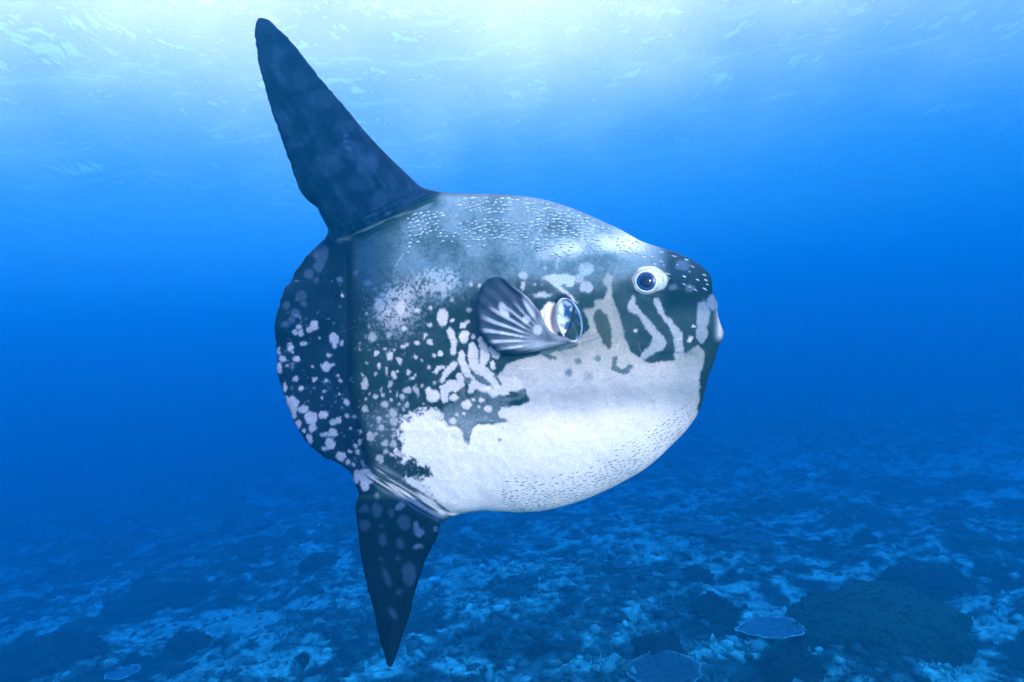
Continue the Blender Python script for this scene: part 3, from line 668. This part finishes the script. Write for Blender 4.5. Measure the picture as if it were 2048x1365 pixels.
# ---- pectoral fin: a fan of soft rays lifted off the flank
PEC = [(996,554),(985,555),(974,560),(962,574),(954,593),(951,614),(952,635),(955,653),(962,672),(974,686),(985,697),(996,704),(1012,706),(1033,708),(1055,706),(1080,702),(1104,697),(1126,690),(1140,684),(1136,676),(1120,672),(1106,666),(1096,656),(1090,646),(1083,631),(1074,617),(1063,603),(1053,593),(1039,581),(1022,569),(1008,558)]
def build_pectoral():
    poly = resample(PEC, 2.5); q, F = mesh_2d(poly, 2.5); d = dist_poly(q, poly); d[d < .8] = 0
    hub = np.array([1098., 684.]); v = q - hub; rr = np.hypot(v[:, 0], v[:, 1]); an = np.degrees(np.arctan2(-v[:, 1], -v[:, 0]))   # 0 = left, + = up
    u = np.clip(rr / 150, 0, 1)
    t0 = float(thick(np.array([[1098., 684.]]))[0])
    lift = t0 + .004 + .050 * u - .030 * u ** 2 + .012 * np.sin(an / 57.3 * 2.0) * u
    an = an + 5.0 * (fbm(an / 23, u * 2.0, 2, 411) - .5)
    ray_ = np.cos(an / 9.6 * 6.2832) * sstep(.12, .35, u) * .0014
    curl = .018 * np.exp(-(d / 4.5) ** 2) * sstep(1060, 1000, q[:, 0]) * 0
    upper = .016 * np.exp(-(d / 6) ** 2) * sstep(640, 620, q[:, 1]) * sstep(990, 1020, q[:, 0])
    off = lift + ray_ + upper + curl
    hth = .007 * np.sqrt(np.clip(d / 8, 0, 1)) * (1 + 2.5 * (1 - u))
    A = on_plane(q, off + hth); B = on_plane(q, off) - PL_N * hth[:, None]
    a, b, c = A[F[0][0]], A[F[0][1]], A[F[0][2]]
    if np.cross(b - a, c - a) @ PL_N < 0: F = F[:, ::-1]
    # markings: pale rays fading into a dark blue margin
    n1 = fbm(q[:, 0] / 14, q[:, 1] / 14, 3, 401); n2 = vnoise(rr / 30, an / 9.6, 402)
    rays = sstep(.1, .8, np.cos(an / 9.6 * 6.2832)) * sstep(.25, .42, u) * sstep(1.02, .72, u + .14 * (n2 - .5) + np.clip(an - 20, 0, 80) / 130)
    pal = .01 + .06 * n1 + rays * .80 * (.5 + .7 * n1) * sstep(85, 20, an) + .30 * np.exp(-((rr - 28) / 26) ** 2) * (.2 + 1.2 * n1)
    pal = pal + .25 * sstep(20, -10, an) * sstep(.9, .3, u)
    for cx, cy_, rx, ry, a_, val in E('1008 622 8 17 -25,1058 612 7 26 -25,1052 640 8 8,1075 660 9 10', .72):
        w_ = q - [cx, cy_]; ca, sa_ = math.cos(R(a_)), math.sin(R(a_)); e = np.hypot((w_[:, 0] * ca + w_[:, 1] * sa_) / rx, (-w_[:, 0] * sa_ + w_[:, 1] * ca) / ry)
        m = sstep(1.3, .7, e); pal = pal * (1 - m) + val * m
    edge = sstep(14, 3, d) * sstep(1075, 1040, q[:, 0]); pal = pal * (1 - .9 * edge) + .30 * np.exp(-((d - 1.5) / 1.6) ** 2) * sstep(1000, 1040, q[:, 0]) * (q[:, 1] < 668)
    pal = np.clip(pal, 0, 1)[:, None]
    c = np.array([.002, .016, .036]) * (1 - pal) + np.array([.52, .52, .56]) * pal
    n = len(q)
    m = skin_mat('fin_skin', rough=.45, spec=.10, nscale=160, bump=.15, namp=.14)
    o = fpart('pectoral_fin', np.concatenate([A, B]), np.concatenate([F, F[:, ::-1] + n]), m, col=np.concatenate([c, c]))
    return o
build_pectoral()

def frame(P, n):
    n = n / np.linalg.norm(n); up = np.array([0, 0, 1.]); x = np.cross(up, n); x /= np.linalg.norm(x); y = np.cross(n, x)
    return x, y, n
def dome(name, px, r_px, bulge, m, tilt=0.0, parent=None, ry=1.0, sink=0.0, colf=None, rot=0.0, inner=0.0, Pn=None, z0=0.0):
    """a lens-shaped cap (or ring when inner > 0) on the flank"""
    P, n = Pn if Pn is not None else surf([px])
    P, n = np.asarray(P).reshape(-1, 3)[0], np.asarray(n).reshape(-1, 3)[0]
    s = -(P @ PL_N) / -(PL_N @ PL_N); s = np.linalg.norm(P) / FPX
    x, y, z = frame(P, n * (1 - tilt) + PL_N * tilt)
    nr, na = 14, 48; V, C = [], []
    for i in range(nr + 1):
        q = inner + (1 - inner) * i / nr
        for k in range(na):
            a = 6.2832 * k / na; lx, ly = math.cos(a) * q * r_px * s, math.sin(a) * q * r_px * ry * s
            lx, ly = lx * math.cos(rot) - ly * math.sin(rot), lx * math.sin(rot) + ly * math.cos(rot)
            if name == 'eye': k_ = 1 + q * q * (.07 * math.sin(2 * a + .6) + .05 * math.sin(3 * a + 2.0) + .03 * math.sin(7 * a)); lx *= k_; ly *= k_
            V.append(P + x * lx + y * ly + z * (bulge * (1 - q * q) - sink * (i == nr) + z0))
            if colf: C.append(colf(q, a))
    F = [[i * na + k, i * na + (k + 1) % na, (i + 1) * na + (k + 1) % na, (i + 1) * na + k] for i in range(nr) for k in range(na)]
    F = np.array(F)[:, ::-1]
    return fpart(name, np.array(V), F, m, parent, col=np.array(C) if colf else None), (P, n, s)
def ring(name, px, rx, ry, tube, m, rot=0.0, parent=None, Pn=None, tilt=0.0, z0=0.0, colf=None):
    P, n = Pn if Pn is not None else surf([px])
    P, n = np.asarray(P).reshape(-1, 3)[0], np.asarray(n).reshape(-1, 3)[0]
    s = np.linalg.norm(P) / FPX; x, y, z = frame(P, n * (1 - tilt) + PL_N * tilt)
    na, nb = 64, 10; V, C = [], []
    for k in range(na):
        a = 6.2832 * k / na
        for j in range(nb):
            b = 6.2832 * j / nb; tt = tube * (1 + .25 * math.sin(3 * a + 1)); e = tt * math.cos(b)
            lx, ly = math.cos(a) * (rx + e), math.sin(a) * (ry + e)
            lx, ly = lx * math.cos(rot) - ly * math.sin(rot), lx * math.sin(rot) + ly * math.cos(rot)
            V.append(P + x * lx * s + y * ly * s + z * (tt * math.sin(b) * s * .8 + z0))
            if colf: C.append(colf(a))
    F = [[k * nb + j, ((k + 1) % na) * nb + j, ((k + 1) % na) * nb + (j + 1) % nb, k * nb + (j + 1) % nb] for k in range(na) for j in range(nb)]
    return fpart(name, np.array(V), np.array(F), m, parent, col=np.array(C) if colf else None)

# ---- eye
def build_eye():
    white = skin_mat('eye_white', rough=.35, spec=.5, nscale=90, bump=.25, namp=.12, bscale=70)
    iris_m = skin_mat('eye_iris', rough=.2, spec=.08, nscale=120, bump=0, namp=.3, color=(.004, .035, .12))
    pup_m = skin_mat('eye_pupil', rough=.06, spec=.12, nscale=50, bump=0, namp=.05, color=(.001, .006, .035))
    Pn = surf([(1297, 562)])
    def wc(q, a):
        w_ = .40 - .12 * max(0, -math.cos(a)) + .05 * math.sin(7 * a + 17 * q) + .04 * math.sin(13 * a - 9 * q)
        w_ *= 1 - .35 * math.exp(-((q - .70) / .03) ** 2) - .2 * math.exp(-((q - .84) / .025) ** 2)
        e = float(sstep(.84, 1.0, np.array(q + .06 * math.sin(3 * a)))); w_ = w_ * (1 - e) + .07 * e
        return (w_ * .97, w_ * .99, w_ * 1.02)
    eye, (P, n, s) = dome('eye', (1297, 562), 38, .020, white, tilt=.35, ry=.85, sink=.02, colf=wc, Pn=Pn, z0=.003)
    nn = n * .5 + PL_N * .5; nn /= np.linalg.norm(nn)
    Pi = on_plane([(1292.5, 563.5)], (P @ PL_N - PL_O @ PL_N) + .0195)[0]
    ring('eye_fold', None, 24.5, 24, 1.5, skin_mat('eye_fold_skin', rough=.5, nscale=80, bump=0, color=(.17, .22, .28)), parent=eye, Pn=(Pi, nn), z0=-.006)
    ring('iris_rim', None, 20.5, 20.5, 1.6, skin_mat('iris_rim_skin', rough=.4, nscale=80, bump=0, color=(.45, .48, .55)), parent=eye, Pn=(Pi, nn), z0=.000)
    dome('iris', None, 19.5, .004, iris_m, parent=eye, Pn=(Pi, nn), z0=.003, sink=.012)
    dome('pupil', None, 13.5, .004, pup_m, parent=eye, Pn=(Pi, nn), z0=.007, sink=.008)
build_eye()

# ---- gill opening beside the pectoral fin
def build_gill():
    rim = skin_mat('gill_rim', rough=.3, spec=.2, nscale=120, bump=.1, namp=.12)
    mem = skin_mat('gill_membrane', rough=.22, spec=.15, nscale=60, bump=.35, namp=.2, bscale=45)
    rimP, rimN = surf([(1170, 610), (1168, 675), (1140, 590), (1120, 694)])
    Pn = (on_plane([(1138, 641)], float(np.mean(rimP @ PL_N)) - PL_O @ PL_N + .004), rimN.mean(0))
    def mc(q, a):
        x, y = math.cos(a) * q * 20, math.sin(a) * q * 42
        k = float(fbm(np.array([x / 9 + 5]), np.array([y / 12 + 5]), 4, 501)[0]); k = float(sstep(.42, .68, np.array(k + .22 * (-math.cos(a)) * q)))
        d = np.array([.02, .055, .13]); p = np.array([.50, .53, .60]); return tuple(d * (1 - k) + p * k)
    g = ring('gill_opening', None, 23, 44, 2.4, rim, rot=R(10), Pn=Pn, tilt=.3, z0=.006, colf=lambda a: tuple(np.array([.38, .40, .43]) * (.55 + .45 * math.sin(2 * a + 1.2) ** 2) if math.cos(a) < .2 else np.array([.10, .15, .22]) * (1 + .8 * math.sin(3 * a) ** 2)))
    dome('gill_membrane', None, 22.5, -.008, mem, parent=g, Pn=Pn, tilt=.3, ry=1.93, rot=R(10), z0=.003, colf=mc)
build_gill()

# ---- raised skin bumps: pale on the back, dark on the belly keel to stand for wrinkle shadows
def build_bumps():
    rng = np.random.default_rng(77)
    def scatter(n, f, mind):
        out = []
        while len(out) < n:
            c = f()
            if c is None: continue
            if all((c[0] - o[0]) ** 2 / 3 + (c[1] - o[1]) ** 2 > mind ** 2 for o in out): out.append(c)
        return out
    def top():
        x = rng.uniform(815, 1290); y0 = float(sinterp(np.array([x]), YT)[0]); d = rng.uniform(7, 112)
        if x > 1180 and d > 70 - (x - 1180) * .35: return None
        k = math.exp(-((d - 45) / 34) ** 2) * (.45 + .55 * math.exp(-((x - 1120) / 100) ** 2) + .35 * math.exp(-((x - 860) / 45) ** 2))
        if x < 900 and y0 + d < 388 + (880 - x) * .47 + 14: return None
        if float(vnoise(np.array([x / 45.]), np.array([d / 22.]), 5)[0]) < .33: return None
        return (x, y0 + d) if rng.random() < k else None
    def snout():
        x = rng.uniform(1300, 1418); y0 = float(sinterp(np.array([x]), YT)[0]); return (x, y0 + rng.uniform(6, 65)) if rng.random() < .6 else None
    def keel():
        x = rng.uniform(1005, 1384); y0 = float(sinterp(np.array([x]), YB)[0]); d = 6 + abs(rng.normal(0, 26))
        return (x, y0 - d) if d < 75 else None
    v0, f0 = ICO1
    def make(name, pts, L, H, hz, colr, slope, m):
        pts = np.array(pts); P, n = surf(pts); V, F, C = [], [], []; off = 0
        for (p, Pp, nn) in zip(pts, P, n):
            s = np.linalg.norm(Pp) / FPX; x, y, z = frame(Pp, nn); a = slope(p[0]) + rng.normal(0, .09)
            tx = x * math.cos(a) + y * math.sin(a); ty = -x * math.sin(a) + y * math.cos(a)
            l = L * rng.uniform(.45, 1.5) * s; h = H * rng.uniform(.75, 1.25) * s
            V.append(Pp + (v0[:, :1] * tx * l + v0[:, 1:2] * ty * h + v0[:, 2:] * z * hz * rng.uniform(.7, 1.2))); F.append(f0 + off); off += len(v0)
            C.append(np.tile(np.array(colr) * rng.uniform(.7, 1.15), (len(v0), 1)))
        o = fpart(name, np.concatenate(V), np.concatenate(F), m, col=np.concatenate(C)); o['kind'] = 'stuff'
    bm_ = skin_mat('bump_skin', rough=.5, spec=.3, nscale=200, bump=0, namp=.1)
    make('back_bumps', scatter(330, top, 5.0), 5.0, 1.9, .0075, (.34, .42, .46), lambda x: interp(x, [(810, .42), (950, .18), (1100, -.02), (1300, -.22)]), bm_)
    make('snout_bumps', scatter(22, snout, 8.0), 4.4, 1.7, .0055, (.30, .38, .42), lambda x: -.5, bm_)
    make('keel_shade_bumps', scatter(330, keel, 4.0), 4.2, 1.1, .0022, (.16, .21, .26), lambda x: interp(x, [(1000, .02), (1200, .22), (1380, .55)]), bm_)
build_bumps()
